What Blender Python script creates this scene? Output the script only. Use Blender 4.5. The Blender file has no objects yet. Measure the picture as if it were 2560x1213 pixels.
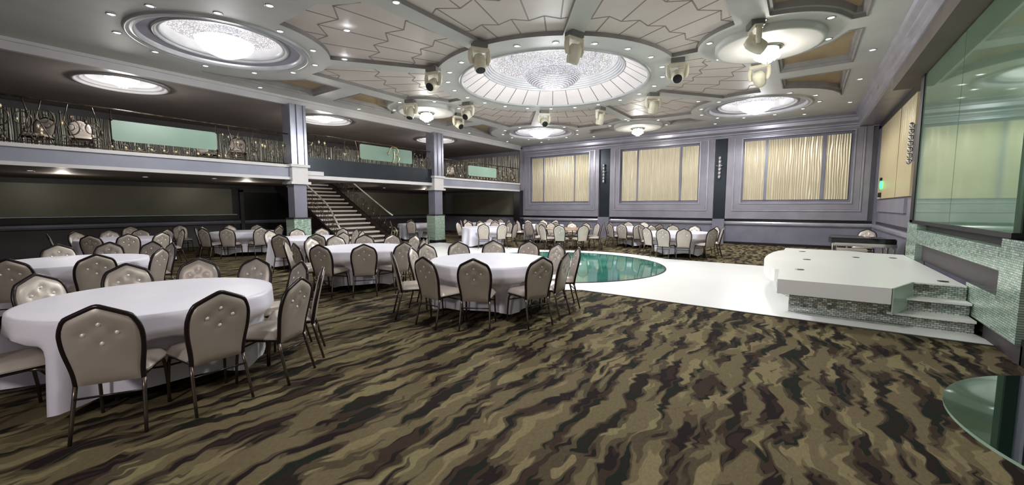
import bpy, bmesh, math, random
from mathutils import Vector, Matrix
random.seed(7)
PI=math.pi
sc=bpy.context.scene
COL=sc.collection
# ------------------------------------------------------------------ camera
FPX=1020.0; PITCH=math.atan(90.5/FPX); YAW=math.atan(730/FPX); EYE=1.6
cam=bpy.data.cameras.new('camera'); cam.lens=FPX/2560*36; cam.sensor_width=36; cam.clip_start=.05; cam.clip_end=200
co=bpy.data.objects.new('camera',cam); COL.objects.link(co)
co.location=(0,0,EYE); co.rotation_euler=(PI/2-PITCH,0,YAW); sc.camera=co
def project(x,y,z):
    fw=Vector((-math.sin(YAW)*math.cos(PITCH),math.cos(YAW)*math.cos(PITCH),-math.sin(PITCH)))
    rt=Vector((math.cos(YAW),math.sin(YAW),0)); up=rt.cross(fw)
    v=Vector((x,y,z-EYE)); d=v.dot(fw)
    return 1280+FPX*v.dot(rt)/d, 606.5-FPX*v.dot(up)/d
# ------------------------------------------------------------------ materials
def srgb(r,g,b):
    f=lambda c:(c/255/12.92) if c/255<=.04045 else ((c/255+.055)/1.055)**2.4
    return (f(r),f(g),f(b),1)
def base_mat(name,col,rough=.6,metal=0.0,spec=.5,emit=None,estr=0,coat=0):
    m=bpy.data.materials.new(name); m.use_nodes=True
    b=m.node_tree.nodes['Principled BSDF']
    b.inputs['Base Color'].default_value=col; b.inputs['Roughness'].default_value=rough
    b.inputs['Metallic'].default_value=metal; b.inputs['Specular IOR Level'].default_value=spec
    b.inputs['Coat Weight'].default_value=coat
    if emit: b.inputs['Emission Color'].default_value=emit; b.inputs['Emission Strength'].default_value=estr
    return m
class NT:
    def __init__(s,m): s.t=m.node_tree; s.b=s.t.nodes['Principled BSDF']
    def n(s,typ,**k):
        nd=s.t.nodes.new(typ)
        for a,v in k.items(): setattr(nd,a,v)
        return nd
    def l(s,a,b): s.t.links.new(a,b)
    def math(s,op,a,b=None):
        nd=s.n('ShaderNodeMath',operation=op)
        for i,v in enumerate((a,b)):
            if v is None: continue
            if isinstance(v,(int,float)): nd.inputs[i].default_value=v
            else: s.l(v,nd.inputs[i])
        return nd.outputs[0]
    def coord(s): return s.n('ShaderNodeTexCoord').outputs['Object']
    def pos(s): return s.n('ShaderNodeNewGeometry').outputs['Position']
    def mapping(s,v,scale=(1,1,1),rot=(0,0,0)):
        m=s.n('ShaderNodeMapping'); m.inputs['Scale'].default_value=scale; m.inputs['Rotation'].default_value=rot
        s.l(v,m.inputs['Vector']); return m.outputs[0]
    def noise(s,v,scale,detail=3,rough=.5,dist=0):
        n=s.n('ShaderNodeTexNoise'); n.inputs['Scale'].default_value=scale; n.inputs['Detail'].default_value=detail
        n.inputs['Roughness'].default_value=rough; n.inputs['Distortion'].default_value=dist
        s.l(v,n.inputs['Vector']); return n.outputs['Fac']
    def ramp(s,f,stops,interp='LINEAR'):
        r=s.n('ShaderNodeValToRGB'); r.color_ramp.interpolation=interp
        e=r.color_ramp.elements
        while len(e)<len(stops): e.new(.5)
        for i,(p,c) in enumerate(stops): e[i].position=p; e[i].color=c
        s.l(f,r.inputs['Fac']); return r.outputs['Color']
    def mix(s,f,a,b,typ='MIX'):
        m=s.n('ShaderNodeMix',data_type='RGBA',blend_type=typ)
        for key,v in (('Factor',f),('A',a),('B',b)):
            sock=[q for q in m.inputs if q.name==key and (q.type=='VALUE' if key=='Factor' else q.type=='RGBA')][0]
            if isinstance(v,(int,float,tuple)): sock.default_value=v
            else: s.l(v,sock)
        return [q for q in m.outputs if q.type=='RGBA'][0]
    def bump(s,h,strength=.3,dist=.01):
        b=s.n('ShaderNodeBump'); b.inputs['Strength'].default_value=strength; b.inputs['Distance'].default_value=dist
        s.l(h,b.inputs['Height']); s.l(b.outputs[0],s.b.inputs['Normal'])
def noisy(name,c1,c2,scale=4,rough=.6,metal=0,bump=.0,bscale=60,spec=.5,coat=0,stretch=(1,1,1)):
    m=base_mat(name,c1,rough,metal,spec,coat=coat); t=NT(m); p=t.pos()
    f=t.noise(t.mapping(p,stretch),scale,4)
    t.l(t.ramp(f,[(.3,c1),(.7,c2)]),t.b.inputs['Base Color'])
    if bump: t.bump(t.noise(p,bscale,3),bump,.004)
    return m
M={}
M['ceil']=noisy('ceiling_plaster',srgb(188,187,182),srgb(198,197,192),1.2,.55)
M['petal']=noisy('petal_plaster',srgb(202,190,182),srgb(214,204,196),.8,.45)
M['seam']=noisy('seam_taupe',srgb(138,128,120),srgb(150,140,132),3,.6)
M['recess']=noisy('recess_edge',srgb(128,124,122),srgb(146,142,140),3,.5)
M['coffer']=noisy('coffer_tan_veneer',srgb(150,126,96),srgb(172,150,118),2,.5,stretch=(1,.3,1))
M['mould']=noisy('silver_moulding',srgb(176,176,178),srgb(192,192,194),3,.3,.35)
M['domeband']=noisy('dome_band_mauve',srgb(120,116,126),srgb(132,128,138),3,.5)
M['cone']=noisy('pearl_ring',srgb(205,198,196),srgb(216,210,208),.8,.35)
M['wall']=noisy('wall_silver_lilac',srgb(128,126,136),srgb(146,143,152),1.5,.42,.25,bump=.1,bscale=8)
M['wall_low']=noisy('wall_slate',srgb(112,112,126),srgb(128,128,142),1.5,.5,.2)
M['frame_lt']=noisy('frame_pewter',srgb(150,148,160),srgb(168,166,176),2,.3,.4)
M['dark']=noisy('black_trim',srgb(22,20,24),srgb(30,28,34),4,.3)
M['darkgap']=noisy('smoked_mirror',srgb(38,44,50),srgb(44,52,58),2,.3,.5)
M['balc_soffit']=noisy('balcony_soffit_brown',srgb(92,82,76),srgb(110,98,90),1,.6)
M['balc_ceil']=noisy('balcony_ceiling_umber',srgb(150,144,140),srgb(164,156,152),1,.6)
M['fascia']=noisy('fascia_blue_grey',srgb(132,136,150),srgb(150,152,164),1,.4,.2)
M['lip']=noisy('fascia_lip_pale',srgb(196,194,194),srgb(208,206,206),1,.4,.1)
M['col_m']=noisy('column_silver',srgb(150,152,164),srgb(172,174,186),2,.25,.6)
M['white']=noisy('white_stage_acrylic',srgb(243,243,240),srgb(249,249,247),.5,.3)
M['teal']=noisy('teal_glass_floor',srgb(28,92,78),srgb(66,134,118),1.1,.06,0,spec=.8)
M['iron']=noisy('bronze_ironwork',srgb(58,50,44),srgb(120,108,92),9,.3,.8)
M['vinyl_g']=noisy('brown_iron_dark',srgb(40,34,34),srgb(56,48,46),5,.4,.3)
M['rail_w']=noisy('ivory_handrail',srgb(214,208,190),srgb(226,220,204),3,.35)
M['frost']=noisy('green_frosted_glass',srgb(122,150,136),srgb(140,166,150),.7,.35)
M['sidep']=noisy('pale_green_side_panel',srgb(176,190,178),srgb(190,202,190),1,.25)
M['gold']=noisy('gold_letter',srgb(206,190,150),srgb(228,214,178),8,.25,.7)
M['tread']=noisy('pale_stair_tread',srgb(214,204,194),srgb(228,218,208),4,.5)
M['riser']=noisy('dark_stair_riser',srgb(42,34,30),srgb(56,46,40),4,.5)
M['wood']=noisy('bare_wood_table',srgb(140,112,90),srgb(168,138,112),2,.35,stretch=(1,9,1))
M['steel']=base_mat('table_leg_steel',srgb(120,120,122),.35,.9)
M['chrome']=base_mat('chrome',srgb(215,212,206),.12,1)
M['piano']=base_mat('piano_lacquer_black',srgb(14,14,18),.08,0,.6)
M['mover_w']=noisy('ivory_lamp_housing',srgb(206,200,176),srgb(220,214,194),6,.4)
M['mover_d']=noisy('grey_lamp_base',srgb(96,94,92),srgb(112,110,106),6,.5)
M['black']=base_mat('black_matte',srgb(14,13,15),.5)
M['det']=base_mat('detector_ivory',srgb(214,206,190),.5)
# vinyl upholstery
m=base_mat('champagne_vinyl',srgb(186,178,164),.4,.3); t=NT(m); c=t.coord()
t.l(t.ramp(t.noise(c,3.0,3),[(.3,srgb(180,170,158)),(.7,srgb(198,189,180))]),t.b.inputs['Base Color']); t.bump(t.noise(c,140,2),.12,.001); M['vinyl']=m
m=base_mat('dark_frame_paint',srgb(40,32,34),.28,.3); M['cframe']=m
m=base_mat('bronze_leg',srgb(104,94,86),.3,.85); M['leg']=m
m=base_mat('crystal_button',srgb(252,252,250),.12,.25,1.0,coat=1); M['gem']=m
# satin cloth
def cloth(name,c1,c2):
    m=base_mat(name,c1,.42,0,.5); t=NT(m); p=t.pos()
    t.l(t.ramp(t.noise(p,1.6,3),[(.3,c1),(.7,c2)]),t.b.inputs['Base Color'])
    t.b.inputs['Sheen Weight'].default_value=.3
    t.bump(t.noise(p,300,2),.06,.0006)
    return m
M['cloth']=cloth('lilac_white_satin',srgb(228,227,242),srgb(238,237,248))
# rippled panels
def ripple(name,c1,c2,rough,metal,axis,strength=1.0,scale=13.0,coat=0.0,spec=.5):
    m=base_mat(name,c1,rough,metal,spec,coat=coat); t=NT(m); p=t.pos()
    sx=(1,1,.11) 
    mp=t.mapping(p,sx)
    w=t.n('ShaderNodeTexWave',wave_type='BANDS',bands_direction=axis)
    w.inputs['Scale'].default_value=scale/PI; w.inputs['Distortion'].default_value=5.5; w.inputs['Detail'].default_value=1.2
    w.inputs['Detail Scale'].default_value=1.6
    t.l(mp,w.inputs['Vector'])
    t.bump(w.outputs['Fac'],strength,.03)
    t.l(t.ramp(t.noise(p,1.3,3),[(.3,c1),(.7,c2)]),t.b.inputs['Base Color'])
    t.b.inputs['Coat Roughness'].default_value=.12
    return m
M['panel_x']=ripple('rippled_cream_panel',srgb(190,180,152),srgb(202,192,166),.38,.3,'X',.5)
M['panel_y']=ripple('rippled_cream_panel_side',srgb(204,190,148),srgb(214,200,160),.35,.2,'Y',.5)
M['panel_up']=ripple('rippled_pewter_panel',srgb(132,134,124),srgb(150,150,140),.28,.6,'Y',1.0,11)
M['panel_upx']=ripple('rippled_pewter_panel_end',srgb(132,128,118),srgb(150,146,134),.28,.6,'X',1.0,11)
M['olive']=noisy('olive_wall_panel',srgb(108,106,92),srgb(124,120,104),.8,.4,.2)
M['lowdark']=noisy('dark_wainscot',srgb(62,58,60),srgb(76,70,72),1,.5,.1)
# green mirror screen
m=base_mat('green_tinted_mirror',srgb(150,186,158),.05,.6); t=NT(m); p=t.pos()
t.l(t.ramp(t.noise(p,.8,3),[(.3,srgb(138,178,148)),(.7,srgb(164,196,168))]),t.b.inputs['Base Color']); M['gmirror']=m
# mirror mosaic
def mosaic(name,c1,c2,axis):
    m=base_mat(name,c1,.12,.45); t=NT(m); p=t.pos()
    sep=t.n('ShaderNodeSeparateXYZ'); t.l(p,sep.inputs[0])
    cmb=t.n('ShaderNodeCombineXYZ'); t.l(sep.outputs[axis],cmb.inputs[0]); t.l(sep.outputs[2],cmb.inputs[1])
    b=t.n('ShaderNodeTexBrick'); b.offset=.5; b.inputs['Scale'].default_value=1
    b.inputs['Brick Width'].default_value=.055; b.inputs['Row Height'].default_value=.026; b.inputs['Mortar Size'].default_value=.003
    b.inputs['Color1'].default_value=c1; b.inputs['Color2'].default_value=c2; b.inputs['Mortar'].default_value=srgb(96,110,102)
    b.inputs['Bias'].default_value=0
    t.l(cmb.outputs[0],b.inputs['Vector']); t.l(b.outputs['Color'],t.b.inputs['Base Color'])
    wn=t.n('ShaderNodeTexWhiteNoise',noise_dimensions='3D')
    fl=t.n('ShaderNodeVectorMath',operation='SNAP'); fl.inputs[1].default_value=(.055,.026,1); t.l(cmb.outputs[0],fl.inputs[0]); t.l(fl.outputs[0],wn.inputs[0])
    t.l(t.math('ADD',t.math('MULTIPLY',wn.outputs['Value'],.35),.08),t.b.inputs['Roughness'])
    h=t.math('ADD',t.math('MULTIPLY',wn.outputs['Value'],.6),t.math('MULTIPLY',b.outputs['Fac'],-1.0)); t.bump(h,.25,.003)
    return m
M['mosaic_y']=mosaic('mirror_mosaic_wall',srgb(168,200,180),srgb(206,224,208),1)
M['mosaic_x']=mosaic('mirror_mosaic_stage',srgb(176,186,180),srgb(240,242,238),0)
M['mosaic_x'].node_tree.nodes['Principled BSDF'].inputs['Metallic'].default_value=.85
for n_ in M['mosaic_x'].node_tree.nodes:
    if n_.type=='BUMP': n_.inputs['Strength'].default_value=.12
# carpet
m=base_mat('camouflage_carpet',srgb(90,80,64),.95,0,.1); t=NT(m); p=t.pos()
sep=t.n('ShaderNodeSeparateXYZ'); t.l(p,sep.inputs[0]); X,Y=sep.outputs[0],sep.outputs[1]
wob=t.noise(t.mapping(p,(3.0,2.6,1)),1.0,1)
wob2=t.noise(t.mapping(p,(.9,1.5,1)),1.0,2)
zig=t.math('MULTIPLY',t.math('SINE',t.math('ADD',t.math('MULTIPLY',Y,24.0),t.math('MULTIPLY',wob,22.0))),.013)
big=t.math('MULTIPLY',wob2,.34)
cx=t.math('ADD',X,t.math('ADD',zig,big))
cmb=t.n('ShaderNodeCombineXYZ'); t.l(t.math('MULTIPLY',cx,8.0),cmb.inputs[0]); t.l(t.math('MULTIPLY',Y,1.45),cmb.inputs[1])
v=cmb.outputs[0]
n1=t.noise(v,1.0,1.6,.5,.2)
cmb2=t.n('ShaderNodeCombineXYZ'); t.l(t.math('ADD',t.math('MULTIPLY',cx,7.0),31.0),cmb2.inputs[0]); t.l(t.math('MULTIPLY',Y,1.2),cmb2.inputs[1])
n2=t.noise(cmb2.outputs[0],1.0,1.5,.5,.12)
tan=t.mix(t.ramp(n2,[(.44,(0,0,0,1)),(.46,(1,1,1,1))]),srgb(140,130,100),srgb(118,108,84))
drk=t.ramp(n2,[(.0,srgb(44,38,34)),(.40,srgb(34,40,34)),(.47,srgb(66,54,46)),(.56,srgb(40,34,34)),(.66,srgb(58,44,42))],'CONSTANT')
mask=t.ramp(n1,[(.50,(0,0,0,1)),(.512,(1,1,1,1))])
mid=t.ramp(n1,[(.452,(0,0,0,1)),(.464,(1,1,1,1))])
colr=t.mix(mid,drk,srgb(88,80,64)); colr=t.mix(mask,colr,tan)
fib=t.noise(t.mapping(p,(60,24,1)),1.0,4,.7)
colr=t.mix(.55,colr,t.ramp(fib,[(.25,(.35,.35,.35,1)),(.75,(1,1,1,1))]),'MULTIPLY')
colr=t.mix(.35,colr,t.ramp(t.noise(p,2.2,3),[(.3,srgb(225,205,190)),(.7,srgb(235,240,205))]),'MULTIPLY')
t.l(colr,t.b.inputs['Base Color']); t.bump(fib,.5,.004); M['carpet']=m
# glass table
m=base_mat('dark_green_glass_top',srgb(20,46,34),.02,0,1.0); m.node_tree.nodes['Principled BSDF'].inputs['Transmission Weight'].default_value=.35
m.node_tree.nodes['Principled BSDF'].inputs['Coat Weight'].default_value=1; M['gtable']=m
M['gtable'].node_tree.nodes['Principled BSDF'].inputs['IOR'].default_value=1.7
M['glassedge']=base_mat('glass_edge_pale',srgb(170,200,180),.1,.2)
# emitters
def emit(name,c,s):
    return base_mat(name,c,.4,0,.5,emit=c,estr=s)
M['em_down']=emit('downlight_lens',srgb(235,243,255),6)
def crystal(name,c,s,cells,lo=.15):
    m=base_mat(name,srgb(120,120,124),.2,.3,emit=c,estr=s); t=NT(m); co_=t.coord()
    vo=t.n('ShaderNodeTexVoronoi'); vo.inputs['Scale'].default_value=cells; t.l(co_,vo.inputs['Vector'])
    f=t.ramp(vo.outputs['Distance'],[(.15,(1,1,1,1)),(.55,(lo,lo,lo,1))])
    mu=t.n('ShaderNodeMix',data_type='FLOAT'); 
    t.l(t.math('MULTIPLY',t.n('ShaderNodeRGBToBW').outputs[0],s),t.b.inputs['Emission Strength'])
    bw=[n for n in t.t.nodes if n.type=='RGBTOBW'][0]; t.l(f,bw.inputs[0]); t.t.nodes.remove(mu)
    return m
M['cry_big']=crystal('lit_crystal_bowl',srgb(250,248,255),1.0,40,.3)
M['cry_dome']=crystal('lit_crystal_strings',srgb(255,250,246),.8,30,.25)
M['cry_hot']=crystal('lit_crystal_hot',srgb(255,252,248),3,24,.4)
M['cry_gap']=base_mat('crystal_tier_gap',srgb(70,68,72),.4,.2,emit=srgb(200,198,205),estr=.12)
M['em_green']=emit('green_led',(0.02,1,.18,1),4)
M['em_cove']=emit('dome_inner_glow',srgb(255,250,250),2.2)
# ------------------------------------------------------------------ mesh builder
class MB:
    def __init__(s): s.v=[]; s.f=[]; s.m=[]; s.sm=[]
    def add(s,vs,fs,mi=0,smooth=False,mat=None):
        o=len(s.v)
        s.v+= [tuple(mat@Vector(p)) if mat else tuple(p) for p in vs]
        for f in fs: s.f.append([i+o for i in f]); s.m.append(mi); s.sm.append(smooth)
        return s
    def box(s,x0,x1,y0,y1,z0,z1,mi=0,mat=None):
        vs=[(x,y,z) for z in (z0,z1) for y in (y0,y1) for x in (x0,x1)]
        return s.add(vs,[(0,2,3,1),(4,5,7,6),(0,1,5,4),(2,6,7,3),(0,4,6,2),(1,3,7,5)],mi,False,mat)
    def lathe(s,prof,cx=0,cy=0,n=48,mi=0,smooth=True,a0=0,a1=2*PI,fn=None):
        full=abs(a1-a0-2*PI)<1e-6; k=n if full else n+1
        vs=[]
        for i in range(k):
            a=a0+(a1-a0)*i/n
            for r,z in prof:
                if fn: r,z=fn(a,r,z)
                vs.append((cx+r*math.cos(a),cy+r*math.sin(a),z))
        L=len(prof); fs=[]
        for i in range(n):
            j=(i+1)%k
            for q in range(L-1): fs.append((i*L+q,j*L+q,j*L+q+1,i*L+q+1))
        return s.add(vs,fs,mi,smooth)
    def disc(s,cx,cy,z,r,n=32,mi=0,up=True):
        vs=[(cx+r*math.cos(2*PI*i/n),cy+r*math.sin(2*PI*i/n),z) for i in range(n)]
        return s.add(vs,[tuple(range(n)) if up else tuple(reversed(range(n)))],mi)
    def prism(s,poly,z0,z1,mi=0,side=None,cap0=True,cap1=True):
        n=len(poly); vs=[(x,y,z0) for x,y in poly]+[(x,y,z1) for x,y in poly]; fs=[];
        if cap0: s.add(vs[:n],[tuple(reversed(range(n)))],mi)
        if cap1: s.add(vs[n:],[tuple(range(n))],mi)
        return s.add(vs,[(i,(i+1)%n,(i+1)%n+n,i+n) for i in range(n)],mi if side is None else side)
    def tube(s,path,r,n=8,mi=0,closed=False,caps=True,flat=None):
        P=[Vector(p) for p in path]; L=len(P); rings=[]; prev=None
        for i in range(L):
            if closed: d=P[(i+1)%L]-P[i-1]
            else: d=P[min(i+1,L-1)]-P[max(i-1,0)]
            d.normalize()
            if prev is None:
                u=Vector((0,0,1)) if abs(d.z)<.9 else Vector((1,0,0)); a=d.cross(u).normalized()
            else:
                a=(prev-d*prev.dot(d)).normalized()
            prev=a; b=d.cross(a)
            rr=r[i] if isinstance(r,(list,tuple)) else r
            rings.append([tuple(P[i]+a*(rr*math.cos(2*PI*k/n))+b*(rr*math.sin(2*PI*k/n))) for k in range(n)])
        vs=[q for R in rings for q in R]; fs=[]
        for i in range(L if closed else L-1):
            j=(i+1)%L
            for k in range(n): fs.append((i*n+k,i*n+(k+1)%n,j*n+(k+1)%n,j*n+k))
        if caps and not closed: fs.append(tuple(reversed(range(n)))); fs.append(tuple((L-1)*n+k for k in range(n)))
        return s.add(vs,fs,mi,True)
    def ball(s,c,r,n=8,mi=0,sq=(1,1,1)):
        vs=[];fs=[]; h=n//2+1
        for i in range(h+1):
            ph=-PI/2+PI*i/h
            for k in range(n):
                a=2*PI*k/n; vs.append((c[0]+r*sq[0]*math.cos(ph)*math.cos(a),c[1]+r*sq[1]*math.cos(ph)*math.sin(a),c[2]+r*sq[2]*math.sin(ph)))
        for i in range(h):
            for k in range(n): fs.append((i*n+k,i*n+(k+1)%n,(i+1)*n+(k+1)%n,(i+1)*n+k))
        return s.add(vs,fs,mi,True)
    def mesh(s,name,mats):
        me=bpy.data.meshes.new(name); me.from_pydata(s.v,[],s.f)
        for m_ in (mats if isinstance(mats,(list,tuple)) else [mats]): me.materials.append(m_)
        me.polygons.foreach_set('material_index',s.m); me.polygons.foreach_set('use_smooth',s.sm)
        me.validate(); me.update(); return me
    def build(s,name,mats,parent=None,loc=None,rot=None):
        o=bpy.data.objects.new(name,s.mesh(name,mats)); COL.objects.link(o)
        if parent: o.parent=parent
        if loc: o.location=loc
        if rot: o.rotation_euler=rot
        return o
def tag(o,label=None,cat=None,group=None,kind=None):
    if label: o['label']=label
    if cat: o['category']=cat
    if group: o['group']=group
    if kind: o['kind']=kind
    return o
def empty(name,loc=(0,0,0),rz=0,label=None,cat=None,group=None,kind=None):
    o=bpy.data.objects.new(name,None); COL.objects.link(o); o.empty_display_size=.1
    o.location=loc; o.rotation_euler=(0,0,rz); return tag(o,label,cat,group,kind)
def copy_tree(o,parent=None):
    c=o.copy(); COL.objects.link(c)
    if parent: c.parent=parent
    for ch in list(o.children): copy_tree(ch,c)
    return c
def struct(o): o['kind']='structure'; return o
def filled(splines,z,mat,name,parent=None,down=True):
    cu=bpy.data.curves.new(name+'_outline','CURVE'); cu.dimensions='2D'; cu.fill_mode='BOTH'
    for pts in splines:
        sp=cu.splines.new('POLY'); sp.points.add(len(pts)-1)
        for i,(x,y) in enumerate(pts): sp.points[i].co=(x,y,0,1)
        sp.use_cyclic_u=True
    tmp=bpy.data.objects.new('tmp',cu); COL.objects.link(tmp)
    me=bpy.data.meshes.new_from_object(tmp.evaluated_get(bpy.context.evaluated_depsgraph_get()))
    bpy.data.objects.remove(tmp); bpy.data.curves.remove(cu)
    me.name=name; me.transform(Matrix.Translation((0,0,z))); me.materials.clear(); me.materials.append(mat)
    for p in me.polygons: p.use_smooth=False
    o=bpy.data.objects.new(name,me); COL.objects.link(o)
    if parent: o.parent=parent
    return o
def circ(cx,cy,r,n=64): return [(cx+r*math.cos(2*PI*i/n),cy+r*math.sin(2*PI*i/n)) for i in range(n)]
# ------------------------------------------------------------------ layout constants
CX,CY=-5.9,10.2
XL,XB,YB,XR=-19.6,-13.3,19.7,1.8
ZC=5.0
DOMES=[(-10.25,3.8),(-10.25,16.6),(-1.55,16.6),(-1.55,3.8)]
DISCS=[(-.8,10.2),(-11.0,10.2),(-5.9,17.35)]
# ------------------------------------------------------------------ floor
fl=struct(MB().box(XL,2.8,-4,YB+.05,-.2,0).build('floor',M['carpet']))
def walkway():
    PX,PY,R=-5.55,9.85,3.58; pts=[]
    y0,y1=7.0,12.7; a=math.asin((PY-y0)/R); b=math.asin((y1-PY)/R)
    pts.append((1.9,6.9)); pts.append((1.8,7.4)); pts.append((1.8,12.7))
    for i in range(25):
        t_=b+(PI-2*b)*i/24; pts.append((PX+R*math.cos(t_),PY+R*math.sin(t_)))
    pts.append((-13.0,12.7)); pts.append((-13.0,7.0))
    for i in range(25):
        t_=PI+a+(PI-2*a)*i/24; pts.append((PX+R*math.cos(t_),PY+R*math.sin(t_)))
    return pts
wk=walkway()
t_=struct(MB().prism(wk,0,.012).build('floor_walkway',M['white']))
edge=MB()
outer=[Vector((x,y,.008)) for x,y in wk]
edge.tube([(p.x,p.y,.004) for p in outer],.012,6,0,closed=True); struct(edge.build('trim_1',M['mover_d']))
pool=struct(MB().prism(circ(-5.55,9.85,2.85,96),.012,.018).build('floor_glass_circle',M['teal']))
struct(MB().lathe([(2.83,.018),(2.83,.022),(2.87,.022),(2.87,.012)],-5.55,9.85,96).build('trim_2',M['dark']))
struct(MB().prism(circ(-5.55,9.85,.7,48),.018,.024).build('floor_centre_disc',M['white']))
# ------------------------------------------------------------------ ceiling
def star(c,rect,circles,n=150,a0=0,a1=2*PI,extra=()):
    x0,x1,y0,y1=rect; out=[]
    angs=[a0+(a1-a0)*i/n for i in range(n if abs(a1-a0-2*PI)<1e-6 else n+1)]
    for X_ in (x0,x1):
        for Y_ in (y0,y1):
            a=math.atan2(Y_-c[1],X_-c[0])
            while a<a0: a+=2*PI
            if a<a1: angs.append(a)
    for a in sorted(angs):
        dx,dy=math.cos(a),math.sin(a); d=1e9
        if dx>1e-9: d=min(d,(x1-c[0])/dx)
        if dx<-1e-9: d=min(d,(x0-c[0])/dx)
        if dy>1e-9: d=min(d,(y1-c[1])/dy)
        if dy<-1e-9: d=min(d,(y0-c[1])/dy)
        for (qx,qy,qr) in circles:
            ox,oy=c[0]-qx,c[1]-qy; b=ox*dx+oy*dy; cc=ox*ox+oy*oy-qr*qr; disc=b*b-cc
            if disc>0:
                e=-b-math.sqrt(disc)
                if e>0: d=min(d,e)
        out.append((c[0]+dx*d,c[1]+dy*d))
    return out
RECT=(-10.55,-1.25,3.95,16.45)
CUT=[(x,y,2.05) for x,y in DOMES]+[(x,y,1.32) for x,y in DISCS]+[(-5.9,3.05,1.32)]
SP=[math.radians(a) for a in (-90,-53,0,53,90,127,180,233,270)]
def petal(a0,a1,w=.2):
    # bounded by the medallion ring, two spokes and the outer scallops
    def ok(p):
        x,y=p[0]-CX,p[1]-CY
        return (-(x*math.sin(a0))+y*math.cos(a0))>=w-1e-6 and (x*math.sin(a1)-y*math.cos(a1))>=w-1e-6
    inner=[]; R0=3.25
    d=math.asin(w/R0)
    for i in range(13):
        a=a0+d+(a1-a0-2*d)*i/12; inner.append((CX+R0*math.cos(a),CY+R0*math.sin(a)))
    outer=[p for p in star((CX,CY),RECT,CUT,160,a0+.02,a1-.02) if ok(p)]
    # exact spoke ends: clip by adding points on the offset line
    def onspoke(p,a,sgn):
        x,y=p[0]-CX,p[1]-CY; along=x*math.cos(a)+y*math.sin(a)
        return (CX+along*math.cos(a)-sgn*w*math.sin(a),CY+along*math.sin(a)+sgn*w*math.cos(a))
    outer=[onspoke(outer[0],a0,1)]+outer+[onspoke(outer[-1],a1,-1)]
    return inner+outer[::-1]
petals=[petal(SP[i],SP[i+1]) for i in range(8)]
D23=[(x,y,2.3) for x,y in DOMES]
coff=[]
def add_coffer(rect,circles,c): coff.append(star(c,rect,circles,110))
R13=[(-.8,10.2,1.3)]
L13=[(-11.0,10.2,1.3)]
for X0,X1,dr,cc,ex in ((-.72,.75,R13,.35,0),(-12.55,-11.08,L13,-12.15,1)):
    add_coffer((X0,X1,10.49,12.77),dr,(cc,12.3)); add_coffer((X0,X1,7.63,9.91),dr,(cc,8.1))
    add_coffer((X0,X1,13.4,16.3),D23,(cc,13.8)); add_coffer((X0,X1,4.1,7.0),D23,(cc,6.6))
add_coffer((-8.95,-6.3,17.1,18.0),[(-5.9,17.35,1.25)]+D23,(-7.6,17.8)); add_coffer((-5.5,-2.85,17.1,18.0),[(-5.9,17.35,1.25)]+D23,(-4.2,17.8))
holes=[circ(CX,CY,2.55,96)]+[circ(x,y,1.5,72) for x,y in DOMES]+petals+coff
ceil_=struct(filled([[(XB,-4),(1.35,-4),(1.35,YB),(XB,YB)]]+holes,ZC,M['ceil'],'ceiling'))
def inside(p,poly):
    x,y=p; r=False; n=len(poly); j=n-1
    for i in range(n):
        xi,yi=poly[i]; xj,yj=poly[j]
        if (yi>y)!=(yj>y) and x<(xj-xi)*(y-yi)/(yj-yi)+xi: r=not r
        j=i
    return r
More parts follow.
